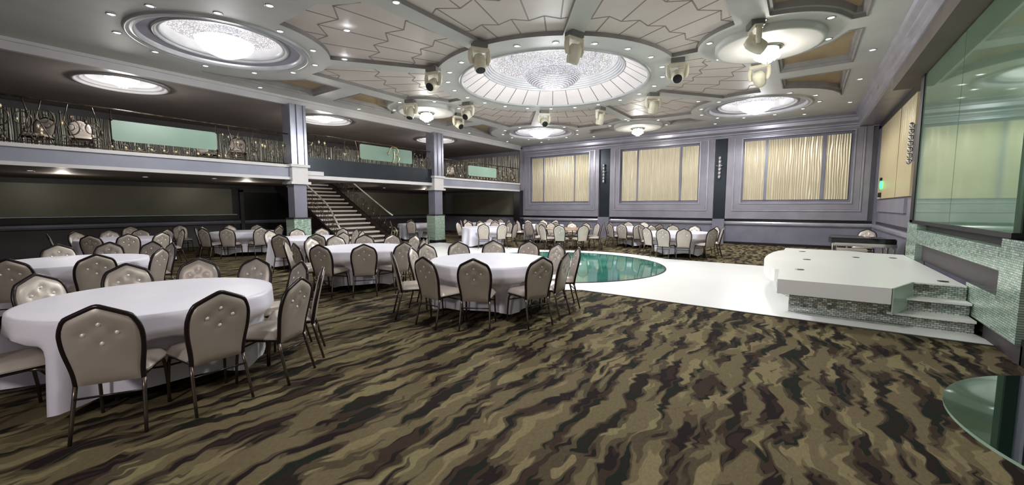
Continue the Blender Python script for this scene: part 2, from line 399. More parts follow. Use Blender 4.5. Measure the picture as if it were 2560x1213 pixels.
# petal panels: recessed plates, seams in a second material
rows=[3.25,3.85,4.75,5.9,7.2]; DA=math.radians(9.1); AMP=[0,.07,.1,.13,.15]
for pi_,poly in enumerate(petals):
    mb=MB(); zt=ZC+.09
    mb.add([(x,y,ZC) for x,y in poly]+[(x,y,zt) for x,y in poly],[(i,(i+1)%len(poly),(i+1)%len(poly)+len(poly),i+len(poly)) for i in range(len(poly))],1)
    fo=filled([poly],zt,M['petal'],'petal_panel',ceil_); 
    me=fo.data
    mb.add([tuple(v.co) for v in me.vertices],[tuple(p.vertices) for p in me.polygons],0)
    bpy.data.objects.remove(fo)
    a0,a1=SP[pi_],SP[pi_+1]; segs=[]
    pol=lambda r,a:(CX+r*math.cos(a),CY+r*math.sin(a))
    mid=(a0+a1)/2; k0=int((a0-mid)/DA)-1; k1=int((a1-mid)/DA)+2
    for ri,r in enumerate(rows):
        off=.5*DA*(ri%2); r2=rows[ri+1] if ri+1<len(rows) else 8.2
        for k in range(k0,k1):
            a=mid+k*DA+off
            lo=r+(.0 if ri==0 else -AMP[ri])
            segs.append((pol(lo,a),pol(r2 if ri+1==len(rows) else r2+AMP[ri+1],a)))
            if ri+1<len(rows):
                A_=AMP[ri+1]; segs.append((pol(r2+A_,a),pol(r2-A_,a+DA/2))); segs.append((pol(r2-A_,a+DA/2),pol(r2+A_,a+DA)))
    for (p,q) in segs:
        L=math.hypot(q[0]-p[0],q[1]-p[1]); n=max(2,int(L/.04)); run=[]
        pts=[(p[0]+(q[0]-p[0])*i/n,p[1]+(q[1]-p[1])*i/n) for i in range(n+1)]
        flags=[inside(z_,poly) for z_ in pts]
        i=0
        while i<=n:
            if flags[i]:
                j=i
                while j<n and flags[j+1]: j+=1
                if j>i:
                    A,B=pts[i],pts[j]; dx,dy=B[0]-A[0],B[1]-A[1]; l=math.hypot(dx,dy); nx,ny=-dy/l*.013,dx/l*.013
                    mb.add([(A[0]+nx,A[1]+ny,zt-.004),(A[0]-nx,A[1]-ny,zt-.004),(B[0]-nx,B[1]-ny,zt-.004),(B[0]+nx,B[1]+ny,zt-.004),
                            (A[0]+nx,A[1]+ny,zt+.01),(A[0]-nx,A[1]-ny,zt+.01),(B[0]-nx,B[1]-ny,zt+.01),(B[0]+nx,B[1]+ny,zt+.01)],
                           [(0,1,2,3),(0,4,5,1),(2,6,7,3),(1,5,6,2),(3,7,4,0)],2)
                i=j+1
            else: i+=1
    struct(mb.build('ceiling_panel',[M['petal'],M['recess'],M['seam']]))
def inset(poly,d):
    n=len(poly); A=sum(poly[i][0]*poly[(i+1)%n][1]-poly[(i+1)%n][0]*poly[i][1] for i in range(n))
    s_=1 if A>0 else -1; out=[]
    for i in range(n):
        a,b,c=poly[i-1],poly[i],poly[(i+1)%n]
        v1=Vector((b[0]-a[0],b[1]-a[1])); v2=Vector((c[0]-b[0],c[1]-b[1]))
        if v1.length<1e-6 or v2.length<1e-6: out.append(b); continue
        v1.normalize(); v2.normalize(); n1=Vector((-v1.y,v1.x))*s_; n2=Vector((-v2.y,v2.x))*s_; m_=n1+n2
        if m_.length<.3: m_=n1
        m_.normalize(); k=d/max(.5,m_.dot(n1)); out.append((b[0]+m_.x*k,b[1]+m_.y*k))
    return out
for poly in coff:
    mb=MB(); lev=[(0,ZC-.012,1),(.03,ZC-.015,1),(.05,ZC+.05,1),(.09,ZC+.06,1),(.12,ZC+.16,1)]
    rings=[[(x,y,z) for x,y in inset(poly,d)] for d,z,_ in lev]; n=len(poly)
    rings.insert(0,[(x,y,ZC) for x,y in poly])
    for a,b in zip(rings,rings[1:]): mb.add(a+b,[(i,(i+1)%n,(i+1)%n+n,i+n) for i in range(n)],1)
    fo=filled([[p[:2] for p in rings[-1]]],ZC+.16,M['coffer'],'tmpc'); me=fo.data
    mb.add([tuple(v.co) for v in me.vertices],[tuple(p.vertices) for p in me.polygons],0); bpy.data.objects.remove(fo)
    struct(mb.build('ceiling_coffer',[M['coffer'],M['recess']]))
# central medallion ring: sloped pearl plates with dark joints
mb=MB(); mb.lathe([(2.6,5.0),(2.58,4.97),(2.52,4.985),(2.5,5.03)],CX,CY,96,1)
NS=30
for i in range(NS):
    a0=2*PI*i/NS; a1=2*PI*(i+1)/NS; g=.006
    mb.lathe([(2.5,5.03),(1.95,5.36)],CX,CY,4,0,True,a0+g,a1-g)
mb.lathe([(2.5,5.045),(1.95,5.375)],CX,CY,90,2)
struct(mb.build('ceiling_medallion',[M['cone'],M['mould'],M['seam']]))
mb=MB(); pr=[(1.97,5.36)]
for k in range(5):
    r0=1.95-.045*k; z0=5.35+.05*k
    pr+=[(r0,z0),(r0-.012,z0-.012),(r0-.03,z0+.0),(r0-.035,z0+.03)]
pr+=[(1.75,5.62),(1.75,5.85)]
mb.lathe(pr,CX,CY,96); struct(mb.build('ceiling_medallion_moulding',M['mould']))
for (x,y) in DOMES:
    mb=MB()
    mb.lathe([(1.62,5.0),(1.6,4.965),(1.56,4.955),(1.53,4.975),(1.5,4.98),(1.47,4.965),(1.44,4.975),(1.42,5.06)],x,y,80,0)
    mb.lathe([(1.42,5.06),(1.2,5.08)],x,y,80,1)
    mb.lathe([(1.2,5.08),(1.19,5.05),(1.16,5.045),(1.13,5.07),(1.12,5.1),(1.1,5.085),(1.07,5.095),(1.05,5.15),(1.02,5.3)],x,y,80,0)
    struct(mb.build('ceiling_dome_moulding',[M['mould'],M['domeband']]))
for (x,y) in DISCS:
    MB().lathe([(.98,5.0),(.98,4.87),(.9,4.865),(.3,4.87),(.0001,4.87)],x,y,64,0).build('ceiling_drop_disc',M['ceil'])['kind']='structure'
# ------------------------------------------------------------------ chandeliers
def light(name,loc,power,radius=.25,col=(1,.96,.93)):
    l=bpy.data.lights.new(name,'POINT'); l.energy=power; l.shadow_soft_size=radius; l.color=col
    o=bpy.data.objects.new(name,l); COL.objects.link(o); o.location=loc; return o
def bowl_profile(rm,zr,zt,tiers):
    pr=[]
    for k in range(tiers):
        u=k/tiers; r=rm*math.cos(u*PI/2)**.85 if k else rm; z=zr+(zt-zr)*(u**.9)
        pr+=[(r,z),(r*1.012+.004,z-.012),(r*.985,z-.026)]
    pr.append((.02,zt)); pr.append((.0001,zt-.02)); return pr
root=empty('crystal_chandelier',(CX,CY,5.9),0,'huge crystal chandelier with a tiered beaded bowl in the central ceiling medallion','chandelier')
def at0(mb): return mb
mb=MB(); bp=[(r,z-5.9) for r,z in bowl_profile(.8,5.26,4.85,15)]
for q in range(len(bp)-1): mb.lathe(bp[q:q+2],0,0,96,0 if q%3!=2 else 1)
mb.build('crystal_bowl',[M['cry_big'],M['cry_gap']],root)
MB().lathe([(.8,5.26-5.9),(.82,5.29-5.9),(.78,5.31-5.9),(.66,5.34-5.9),(.64,5.5-5.9),(.66,5.52-5.9)],0,0,72).build('bowl_rim',M['cry_big'],root)
mb=MB()
for i in range(110):
    a=2*PI*i/110; pts=[]
    for k in range(9):
        u=k/8; r=.65+(1.5-.65)*u; z=5.5+.5*u**2.2-.09*math.sin(PI*u); pts.append((r*math.cos(a),r*math.sin(a),z-5.9))
    mb.tube(pts,.007,4)
tag(mb.build('crystal_string',M['cry_big'],root),kind='stuff')
MB().lathe([(1.75,5.62-5.9),(1.7,5.7-5.9),(1.66,5.9-5.9),(1.5,6.05-5.9),(.9,6.15-5.9),(.0001,6.2-5.9)],0,0,72).build('crystal_canopy',M['cry_dome'],root)
MB().lathe([(1.13,5.72-5.9),(1.15,5.7-5.9),(1.17,5.72-5.9),(1.15,5.74-5.9),(1.13,5.72-5.9)],0,0,72).build('canopy_hoop',M['recess'],root)
dl=['bright crystal chandelier in the round dome at the near left of the ceiling',
    'bright crystal chandelier in the far left round dome beside the back wall',
    'bright crystal chandelier in the far right round dome above the stage end',
    'crystal chandelier in the round dome above the photographer on the right']
dome_parts=[MB().lathe([(r,z-5.3) for r,z in bowl_profile(.52,5.09,4.76,11)],0,0,56).mesh('crystal_bowl',M['cry_hot']),
  MB().lathe([(.52,-.21),(.53,-.18),(.5,-.16),(.44,-.13),(.4,0)],0,0,56).mesh('bowl_rim',M['cry_big']),
  MB().lathe([(1.02,0),(1.0,.1),(.85,.2),(.4,.26),(.0001,.27)],0,0,64).mesh('crystal_canopy',M['cry_dome'])]
for (x,y),lb in zip(DOMES,dl):
    r_=empty('crystal_chandelier',(x,y,5.3),0,lb,'chandelier','chandeliers in the round ceiling domes')
    for me in dome_parts:
        o=bpy.data.objects.new(me.name,me); COL.objects.link(o); o.parent=r_
def droplets(R,z0):
    mb=MB()
    for ring,(rr,h,n) in enumerate(((R,.09,22),(R*.66,.14,14),(R*.3,.19,7))):
        for i in range(n):
            a=2*PI*i/n+ring; x,y=rr*math.cos(a),rr*math.sin(a)
            mb.ball((x,y,z0-h),.022,6,0,(1,1,1.6)); mb.ball((x,y,z0-h*.55),.016,6,0); mb.tube([(x,y,z0),(x,y,z0-h)],.004,4)
    return mb
sl=['small sparkling crystal ceiling light on the drop disc over the stage side','small crystal ceiling light on the drop disc beside the balcony','small crystal ceiling light on the drop disc near the back wall']
for (x,y),lb in zip(DISCS,sl):
    r_=empty('crystal_ceiling_light',(x,y,4.87),0,lb,'ceiling light','small crystal lights on the drop discs')
    MB().lathe([(.26,0),(.27,-.03),(.22,-.05),(.0001,-.05)],0,0,32).build('base_plate',M['chrome'],r_)
    MB().lathe([(.2,-.05),(.22,-.1),(.15,-.17),(.0001,-.2)],0,0,24).build('lamp_bowl',M['cry_hot'],r_)
    tag(droplets(.22,-.09).build('crystal_fringe',M['cry_hot'],r_),kind='stuff')
# downlights
dn_me=[MB().lathe([(.075,0),(.078,-.008),(.06,-.012),(.052,-.002)],0,0,20).mesh('trim_ring',M['mould']),MB().disc(0,0,-.003,.052,20,0,False).mesh('lens',M['em_down'])]
def downlight(x,y,z,label,group,big=1.0):
    r_=empty('downlight',(x,y,z),0,label,'downlight',group)
    for me in dn_me:
        o=bpy.data.objects.new(me.name,me); COL.objects.link(o); o.parent=r_; o.scale=(big,big,1)
for i in range(22):
    a=2*PI*(i+.4)/22; downlight(CX+2.9*math.cos(a),CY+2.9*math.sin(a),ZC,'small round downlight in the ring around the central medallion','downlights around the central medallion')
for (x,y),lb in zip(DOMES,('near left','far left','far right','near right')):
    for i in range(11):
        a=2*PI*(i+.3)/11; downlight(x+1.78*math.cos(a),y+1.78*math.sin(a),ZC,'small round downlight in the ring around the %s ceiling dome'%lb,'downlights around the %s dome'%lb)
for (x,y),lb in zip(DISCS,('right','left','back')):
    for i in range(6):
        a=2*PI*(i+.5)/6; downlight(x+1.16*math.cos(a),y+1.16*math.sin(a),ZC,'small round downlight beside the %s drop disc'%lb,'downlights around the %s drop disc'%lb)
for x,y in ((-7.58,3.51),(-5.74,4.69),(-8.86,5.71),(-4.22,3.51),(-2.94,5.71),(-7.4,4.84),(-8.9,14.9),(-3.0,14.6),(-5.9,15.9)):
    downlight(x,y,ZC,'small round downlight set in the plaster spokes between petal panels','downlights in the ceiling spokes')
for y in (5.6,8.8,12.08,14.6,17.6):
    downlight(1.02,y,ZC,'small round downlight in the ceiling border beside the right beam','downlights along the right border')
    downlight(-12.9,y,ZC,'small round downlight in the ceiling border beside the balcony beam','downlights along the balcony border')
for x in (-11.6,-8.6,-5.9,-3.2,-.2): downlight(x,18.9,ZC,'small round downlight in the ceiling border before the back wall','downlights along the back border')
# moving head lamps
def mover(yaw,tilt):
    r_=empty('moving_head_light')
    MB().box(-.13,.13,-.1,.1,-.09,0).build('clamp_base',M['mover_d'],r_)
    y_=empty('yoke_pivot') ; bpy.data.objects.remove(y_)
    mb=MB(); 
    mb.box(-.17,.17,-.06,.06,-.15,-.09)
    for s_ in (-1,1): mb.tube([(s_*.16,0,-.12),(s_*.175,0,-.2),(s_*.17,0,-.3),(s_*.15,0,-.38)],[.04,.045,.045,.03],10)
    mb.build('yoke',M['mover_w'],r_)
    m_=MB(); m_.lathe([(.0001,.15),(.08,.14),(.115,.08),(.12,0),(.11,-.12),(.095,-.17),(.088,-.175)],0,0,20); 
    h=m_.build('lamp_head',M['mover_w'],r_,(0,0,-.34),(tilt,0,0))
    MB().lathe([(.088,-.172),(.05,-.18),(.0001,-.184)],0,0,20).build('lens',M['black'],h)
    r_.rotation_euler=(0,0,yaw); return r_
mp=[]
for x,y in ((-5.72,6.82),(-3.86,7.5),(-7.64,7.33),(-2.57,10.18),(-9.2,10.35),(-3.9,12.78),(-5.91,13.5),(-7.75,12.8)):
    mp.append((x,y,'on the ring around the central medallion'))
mp+=[(-10.55,11.35,'beside the left drop disc'),(-10.5,9.05,'beside the left drop disc'),(-.92,9.04,'beside the right drop disc'),(-1.04,11.45,'beside the right drop disc')]
from collections import defaultdict
ords=['first','second','third','fourth','fifth','sixth','seventh','eighth','ninth','tenth','eleventh','twelfth']
grp=defaultdict(list)
for k,(x,y,w) in enumerate(mp): grp[w].append((project(x,y,4.8)[0],k))
mlab={}
for w,l in grp.items():
    for o_,(_,k) in enumerate(sorted(l)): mlab[k]='ivory moving-head stage light %s, %s from the left'%(w,ords[o_])
for k,(x,y,w) in enumerate(mp):
    r_=mover(random.uniform(0,PI),random.choice((.3,-.4,.9,.1,-1.0))); r_.location=(x,y,ZC); r_.scale=(1.15,1.15,1.15); tag(r_,mlab[k],'stage light','moving-head lights under the ceiling')
# ------------------------------------------------------------------ crown, beams, walls
def sweep(path_fn,prof,a,b,mb,mi=0):
    n=len(prof); vs=[path_fn(a,p) for p in prof]+[path_fn(b,p) for p in prof]
    mb.add(vs,[(i,i+1,i+1+n,i+n) for i in range(n-1)]+[tuple(range(n)),tuple(reversed(range(n,2*n)))],mi)
# profile d = distance from wall, z
crown=[(0,5.02),(.42,5.02),(.42,4.98),(.36,4.95),(.3,4.9),(.3,4.84),(.26,4.82),(.24,4.7),(.16,4.62),(.16,4.57),(.12,4.55),(.1,4.46),(0,4.44)]
mb=MB(); sweep(lambda t,p:(t,YB-p[0],p[1]),crown,XB,2.1,mb)
struct(mb.build('trim_3',M['frame_lt']))
bm_prof=[(2.7,5.02),(1.28,5.02),(1.28,4.97),(1.32,4.93),(1.33,4.84),(1.38,4.8),(1.4,4.66),(1.44,4.62),(1.45,4.5),(1.5,4.48),(2.7,4.48)]
mb=MB(); sweep(lambda t,p:(p[0],t,p[1]),bm_prof,-4,YB-.01,mb); struct(mb.build('trim_4',M['frame_lt']))
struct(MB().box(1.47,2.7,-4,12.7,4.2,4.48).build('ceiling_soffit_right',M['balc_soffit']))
struct(MB().lathe([(.0001,-.05),(.045,-.04),(.07,0)],0,0,20).build('smoke_detector',M['det'],None,(1.36,14.2,4.74)))
bpy.data.objects['smoke_detector'].rotation_euler=(0,-PI/2.4,0)
sd=bpy.data.objects['smoke_detector']; del sd['kind']; tag(sd,'small round ivory smoke detector on the right ceiling beam','smoke detector')
sd.location=(1.37,14.5,4.72)
# back wall
wb=struct(MB().box(XL-.1,2.8,YB,YB+.2,0,5.6).build('wall_back',M['wall']))
mb=MB().box(XB,2.1,YB-.05,YB,.0,.8); mb.build('wainscot',M['wall_low'],wb)
mb=MB(); sweep(lambda t,p:(t,YB-p[0],p[1]),[(.04,.8),(.1,.82),(.12,.86),(.12,.92),(.1,.96),(.04,.97)],XB,2.1,mb); mb.build('chair_rail',M['frame_lt'],wb)
MB().box(XB,2.1,YB-.045,YB,.97,1.06).build('black_band',M['dark'],wb)
MB().box(XB,2.1,YB-.07,YB,0,.1).build('baseboard',M['dark'],wb)
bays=[(-13.2,-8.58,-13.05,-8.78,-12.75,-9.08,(-12.62,-11.9,-11.82,-10.0,-9.93,-9.11)),
      (-7.98,-3.26,-7.77,-3.5,-7.5,-3.84,(-7.38,-6.65,-6.58,-4.70,-4.61,-3.91)),
      (-2.78,1.85,-2.54,1.65,-2.24,1.37,(-2.15,-1.42,-1.32,.43,.54,1.25))]
Z0,Z1=1.08,4.46
for k,(a,b,c,d,e,f,g) in enumerate(bays):
    r_=struct(empty('wall_panel_bay',(0,0,0))); tag(r_,['left rippled wall panel bay','middle rippled wall panel bay','right rippled wall panel bay, nearest the stage'][k]+' on the back wall','wall panel')
    mb=MB(); 
    # outer slab as four boards around the recess
    def ring(mb,x0,x1,z0,z1,X0,X1,Z0_,Z1_,y0,y1,mi=0):
        mb.box(x0,X0,y0,y1,z0,z1,mi); mb.box(X1,x1,y0,y1,z0,z1,mi); mb.box(X0,X1,y0,y1,z0,Z0_,mi); mb.box(X0,X1,y0,y1,Z1_,z1,mi)
    ring(mb,a,b,Z0,Z1,e,f,1.72,4.38,YB-.16,YB-.01); mb.build('panel_surround',M['wall'],r_)
    mb=MB(); ring(mb,c,d,1.41,4.44,c+.05,d-.05,1.46,4.42,YB-.19,YB-.16); ring(mb,c+.07,d-.07,1.485,4.43,c+.085,d-.085,1.5,4.42,YB-.175,YB-.16); mb.build('moulding',M['frame_lt'],r_)
    mb=MB(); ring(mb,e-.02,f+.02,1.7,4.4,e+.03,f-.03,1.75,4.36,YB-.185,YB-.15); mb.build('recess_frame',M['frame_lt'],r_)
    mb=MB().box(e,f,YB-.06,YB-.02,1.72,4.38); 
    mb.box(g[1],g[2],YB-.12,YB-.06,1.86,4.25); mb.box(g[3],g[4],YB-.12,YB-.06,1.86,4.25); mb.build('backing_board',M['wall_low'],r_)
    for u,v in ((g[0],g[1]),(g[2],g[3]),(g[4],g[5])): MB().box(u,v,YB-.1,YB-.06,1.86,4.26).build('rippled_pane',M['panel_x'],r_)
for k,(a,b) in enumerate(((-8.55,-8.01),(-3.23,-2.81))):
    struct(MB().box(a,b,YB-.06,YB-.02,1.06,4.44).build('smoked_strip',M['darkgap'],wb))
    struct(MB().box(a-.02,b+.02,YB-.22,YB,0,1.06).build('pier',M['wall_low'],wb))
    sx=(a+b)/2-.05; s_=empty('wall_sconce',(sx,YB-.06,3.25),0,['tall crystal wall sconce on the left dark mirror strip','tall crystal wall sconce on the right dark mirror strip'][k],'sconce','sconces on the back wall')
    MB().box(-.05,.05,-.03,0,-.35,.35).build('backplate',M['chrome'],s_)
    mb=MB()
    for q in range(6): mb.ball((0,-.09,-.4+q*.16),.055,8,0,(1,1,1.5))
    mb.build('crystal_column',M['mould'],s_)
    MB().tube([(-.14,-.08,.1),(0,-.06,.04),(.14,-.08,.1)],.016,6).build('arm',M['chrome'],s_)
# corner post at balcony end of back wall
struct(MB().box(-13.62,-13.2,19.2,YB,0,2.5).build('column_corner',M['dark']))
struct(MB().box(-13.35,-13.15,19.4,YB,2.5,5.0).build('column_corner_upper',M['wall']))
# right wall far
wr=struct(MB().box(2.1,2.4,12.0,YB,0,5.0).build('wall_right',M['wall']))
MB().box(2.05,2.1,12.7,YB-.1,0,.8).build('wainscot',M['wall_low'],wr)
mb=MB(); sweep(lambda t,p:(2.1-p[0],t,p[1]),[(.04,.8),(.1,.82),(.12,.86),(.12,.92),(.1,.96),(.04,.97)],12.7,YB-.1,mb); mb.build('chair_rail',M['frame_lt'],wr)
MB().box(2.055,2.1,12.7,YB-.1,.97,1.06).build('black_band',M['dark'],wr)
MB().box(2.0,2.1,13.0,YB-.05,4.3,4.48).build('black_cornice',M['dark'],wr)
MB().box(2.0,2.1,YB-.5,YB-.05,0,4.4).build('corner_pilaster',M['wall_low'],wr)
MB().box(2.04,2.1,14.3,19.1,1.42,1.8).build('panel_apron',M['frame_lt'],wr)
for u,v in ((15.6,19.05),(13.6,15.5)): MB().box(2.02,2.1,u,v,1.85,4.3).build('rippled_pane',M['panel_y'],wr)
g_=empty('indicator_lamp',(2.0,18.2,2.3),0,'glowing green indicator lamp with black bracket on the far right wall panel','indicator lamp')
MB().ball((0,-.02,0),.09,10,0,(.4,.8,1.6)).build('lens',M['em_green'],g_); MB().box(-.03,.02,-.09,.09,.14,.24).build('hood',M['black'],g_); MB().box(-.05,.02,-.1,.1,-.4,-.25).build('bracket',M['black'],g_)
s_=empty('wall_sconce',(2.0,13.35,3.0),0,'crystal wall sconce on the right wall beside the green mirror','sconce')
MB().box(-.03,.02,-.06,.06,-.35,.5).build('backplate',M['chrome'],s_)
mb=MB()
for q in range(7): mb.ball((-.07,0,-.35+q*.14),.05,8,0,(1,1,1.4))
mb.build('crystal_column',M['chrome'],s_)
# right wall near: mosaic frame and mirror
ws=struct(MB().box(1.95,2.4,6.25,12.0,0,4.3).build('wall_right_stage',M['wall_low']))
MB().box(1.93,1.95,6.3,11.9,1.14,1.36).build('black_recess',M['black'],ws)
mo=struct(empty('trim_5')); tag(mo,'mirrored mosaic tile frame on the stage side wall','mosaic frame')
MB().box(1.8,1.94,11.1,12.0,.0,1.28).build('pier',M['mosaic_y'],mo)
MB().box(1.8,1.94,6.85,11.1,.88,1.14).build('mosaic_band',M['mosaic_y'],mo)
MB().box(1.8,1.94,6.25,6.85,.2,1.25).build('pier',M['mosaic_y'],mo)
MB().box(1.8,1.94,6.85,7.9,.2,.6).build('mosaic_block',M['mosaic_y'],mo)
struct(MB().box(1.84,1.95,6.2,7.3,0,.2).build('baseboard_right',M['lowdark']))
MB().box(1.9,1.95,6.85,11.1,.55,.88).build('grey_panel',M['lowdark'],ws)
mr=empty('mirror_screen',(1.8,9,1.3),0,'huge green-tinted mirror panel hanging over the stage','mirror')
MB().box(.0,.05,-2.42,-.05,.02,2.88).build('mirror_pane',M['gmirror'],mr); MB().box(.0,.05,-.03,2.45,.02,2.88).build('mirror_pane',M['gmirror'],mr)
mb=MB(); mb.box(-.02,.14,2.45,2.72,-.02,2.9); mb.box(-.02,.14,-2.46,2.72,-.04,.02); mb.box(.05,.14,-2.46,2.5,.02,2.9); mb.build('mirror_frame',M['black'],mr)
# dark opening in front (towards the camera) on the right
struct(MB().box(1.95,2.8,6.12,6.3,0,4.3).build('wall_right_return',M['vinyl_g']))
struct(MB().box(2.6,2.8,-4,6.2,0,5).build('wall_right_near',M['lowdark']))
struct(MB().box(1.84,1.95,6.08,6.24,0,.26).build('baseboard_right_end',M['black']))
struct(MB().box(XL,2.8,-4.2,-4,0,5.6).build('wall_front',M['wall_low']))
# left wall
wl=struct(MB().box(XL-.2,XL,-4,YB,0,5.6).build('wall_left',M['lowdark']))
MB().box(XL,XL+.05,-4,7.15,1.28,2.32).build('olive_panel',M['olive'],wl)
MB().box(XL,XL+.06,9.6,YB,1.1,2.36).build('olive_panel',M['olive'],wl)
mb=MB(); sweep(lambda t,p:(XL+p[0],t,p[1]),[(.0,1.22),(.1,1.24),(.1,1.27),(0,1.28)],-4,7.3,mb); mb.build('panel_ledge',M['mould'],wl)
MB().box(XL,XL+.07,-4,7.3,1.04,1.22).build('black_band',M['dark'],wl)
mb=MB(); sweep(lambda t,p:(XL+p[0],t,p[1]),[(.0,.84),(.1,.87),(.12,.93),(.1,1.0),(0,1.03)],-4,YB,mb); mb.build('chair_rail',M['wall_low'],wl)
MB().box(XL,XL+.06,7.15,7.4,0,2.4).build('pilaster',M['dark'],wl)
MB().box(-18.9,XB-.1,YB-.05,YB,1.1,2.36).build('olive_panel',M['olive'],wb)
MB().box(XL,XB-.1,YB-.07,YB,.98,1.1).build('black_band',M['dark'],wb)
d1=struct(empty('door_1')); tag(d1,'dark double doorway in the left wall beneath the balcony, left of the staircase','door')
MB().box(XL,XL+.1,7.55,9.75,0,2.2).build('door_leaf',M['black'],d1)
mb=MB(); mb.box(XL,XL+.14,7.42,7.56,0,2.3); mb.box(XL,XL+.14,9.75,9.9,0,2.3); mb.box(XL,XL+.14,7.42,9.9,2.2,2.34); mb.build('door_frame',M['lowdark'],d1)
# upper balcony walls
mb=MB(); mb.box(XL,XL+.06,-4,YB,2.9,4.55); mb.build('rippled_panel',M['panel_up'],wl)
mb=MB(); mb.box(XL,XB-.2,YB-.06,YB,2.9,4.55); mb.build('rippled_panel',M['panel_upx'],wb)
# ------------------------------------------------------------------ balcony
bal=struct(empty('balcony_floor'))
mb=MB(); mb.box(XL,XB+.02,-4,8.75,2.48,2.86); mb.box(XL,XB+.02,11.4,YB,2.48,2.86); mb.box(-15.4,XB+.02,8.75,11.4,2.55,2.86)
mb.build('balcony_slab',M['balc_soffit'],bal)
def fascia(y0,y1):
    mb=MB(); mb.box(XB,XB+.06,y0,y1,2.5,2.84); mb.build('fascia_band',M['fascia'],bal)
    mb=MB(); mb.box(XB,XB+.1,y0,y1,2.82,2.9); mb.box(XB,XB+.1,y0,y1,2.44,2.52); mb.build('fascia_lip',M['lip'],bal)
fascia(-4,6.55); fascia(13.1,19.25)
MB().box(XB-.02,XB+.04,7.0,12.55,2.5,2.62).build('fascia_lip',M['lip'],bal)
MB().box(XB-.05,XB+.03,7.0,12.55,2.62,3.2).build('smoked_kick_panel',M['darkgap'],bal)
MB().box(XB+.0,XB+.08,7.0,7.6,2.62,2.75).build('fascia_lip',M['lip'],bal)
for k,(x,y) in enumerate(((-15.68,1.37),(-16.17,3.66),(-15.34,5.15),(-16.5,12.5))):
    downlight(x,y,2.475,'small round downlight under the balcony soffit','downlights under the balcony')
# balcony ceiling + beam
bc=struct(filled([[(XL,-4),(XB-.02,-4),(XB-.02,YB),(XL,YB)]]+[circ(-14.6,y,.85,48) for y in (3.0,8.5,14.1)],4.78,M['balc_ceil'],'ceiling_balcony'))
for y in (3.0,8.5,14.1):
    mb=MB(); mb.lathe([(.95,4.78),(.94,4.74),(.89,4.735),(.86,4.76),(.84,4.8),(.8,4.785),(.76,4.8),(.74,4.85),(.7,4.84),(.66,4.86),(.62,5.0),(.3,5.05),(.0001,5.05)],-14.6,y,56); struct(mb.build('ceiling_dome_moulding',M['mould']))
bl=['round domed ceiling light over the balcony, nearest the camera','round domed ceiling light over the balcony between the two columns','round domed ceiling light over the far end of the balcony']
for y,lb in zip((3.0,8.5,14.1),bl):
    r_=empty('crystal_ceiling_light',(-14.6,y,5.04),0,lb,'ceiling light','round lights over the balcony')
    MB().lathe([(.34,-.12),(.35,-.16),(.25,-.22),(.0001,-.25)],0,0,36).build('lamp_bowl',M['cry_hot'],r_)
    MB().lathe([(.1,0),(.36,-.08),(.36,-.13),(.34,-.12)],0,0,36).build('lamp_rim',M['chrome'],r_)
    tag(droplets(.28,-.14).build('crystal_fringe',M['cry_hot'],r_),kind='stuff')
mb=MB(); mb.box(XB-.1,XB+.02,-4,YB,4.76,5.03); mb.box(XB-.02,XB+.08,-4,YB,4.93,5.0); struct(mb.build('trim_6',M['lip']))
MB().box(XB+.08,XB+.12,-4,YB,4.94,4.99)
# columns
def column(y0,y1,label):
    r_=empty('column',(XB-.05,(y0+y1)/2,0)); struct(r_); tag(r_,label,'column')
    w=(y1-y0)/2
    mb=MB(); mb.box(-.22,.22,-w+.06,w-.06,2.9,4.78); mb.box(-.25,.25,-w,-w+.08,2.9,4.78); mb.box(-.25,.25,w-.08,w,2.9,4.78); mb.box(.2,.26,-.05,.05,2.9,4.78); mb.build('column_shaft',M['col_m'],r_)
    mb=MB(); mb.box(-.3,.3,-w-.05,w+.05,2.84,2.92); mb.box(-.24,.24,-w,w,2.3,2.9); mb.box(-.3,.3,-w-.06,w+.06,2.3,2.38); mb.build('capital_block',M['lip'],r_)
    MB().box(-.2,.2,-w+.05,w-.05,1.2,2.32).build('column_lower_shaft',M['wall_low'],r_)
    mb=MB(); mb.box(-.26,.26,-w-.02,w+.02,.12,1.2); mb.build('mosaic_pedestal',M['mosaic_y'],r_)
    MB().box(-.3,.3,-w-.05,w+.05,0,.12).build('plinth',M['dark'],r_)
    MB().box(-.28,.28,-w-.04,w+.04,1.2,1.24).build('pedestal_cap',M['dark'],r_)
column(6.5,7.0,'silver column with mirror-tile pedestal left of the staircase')
column(12.55,13.1,'silver column with mirror-tile pedestal right of the staircase')
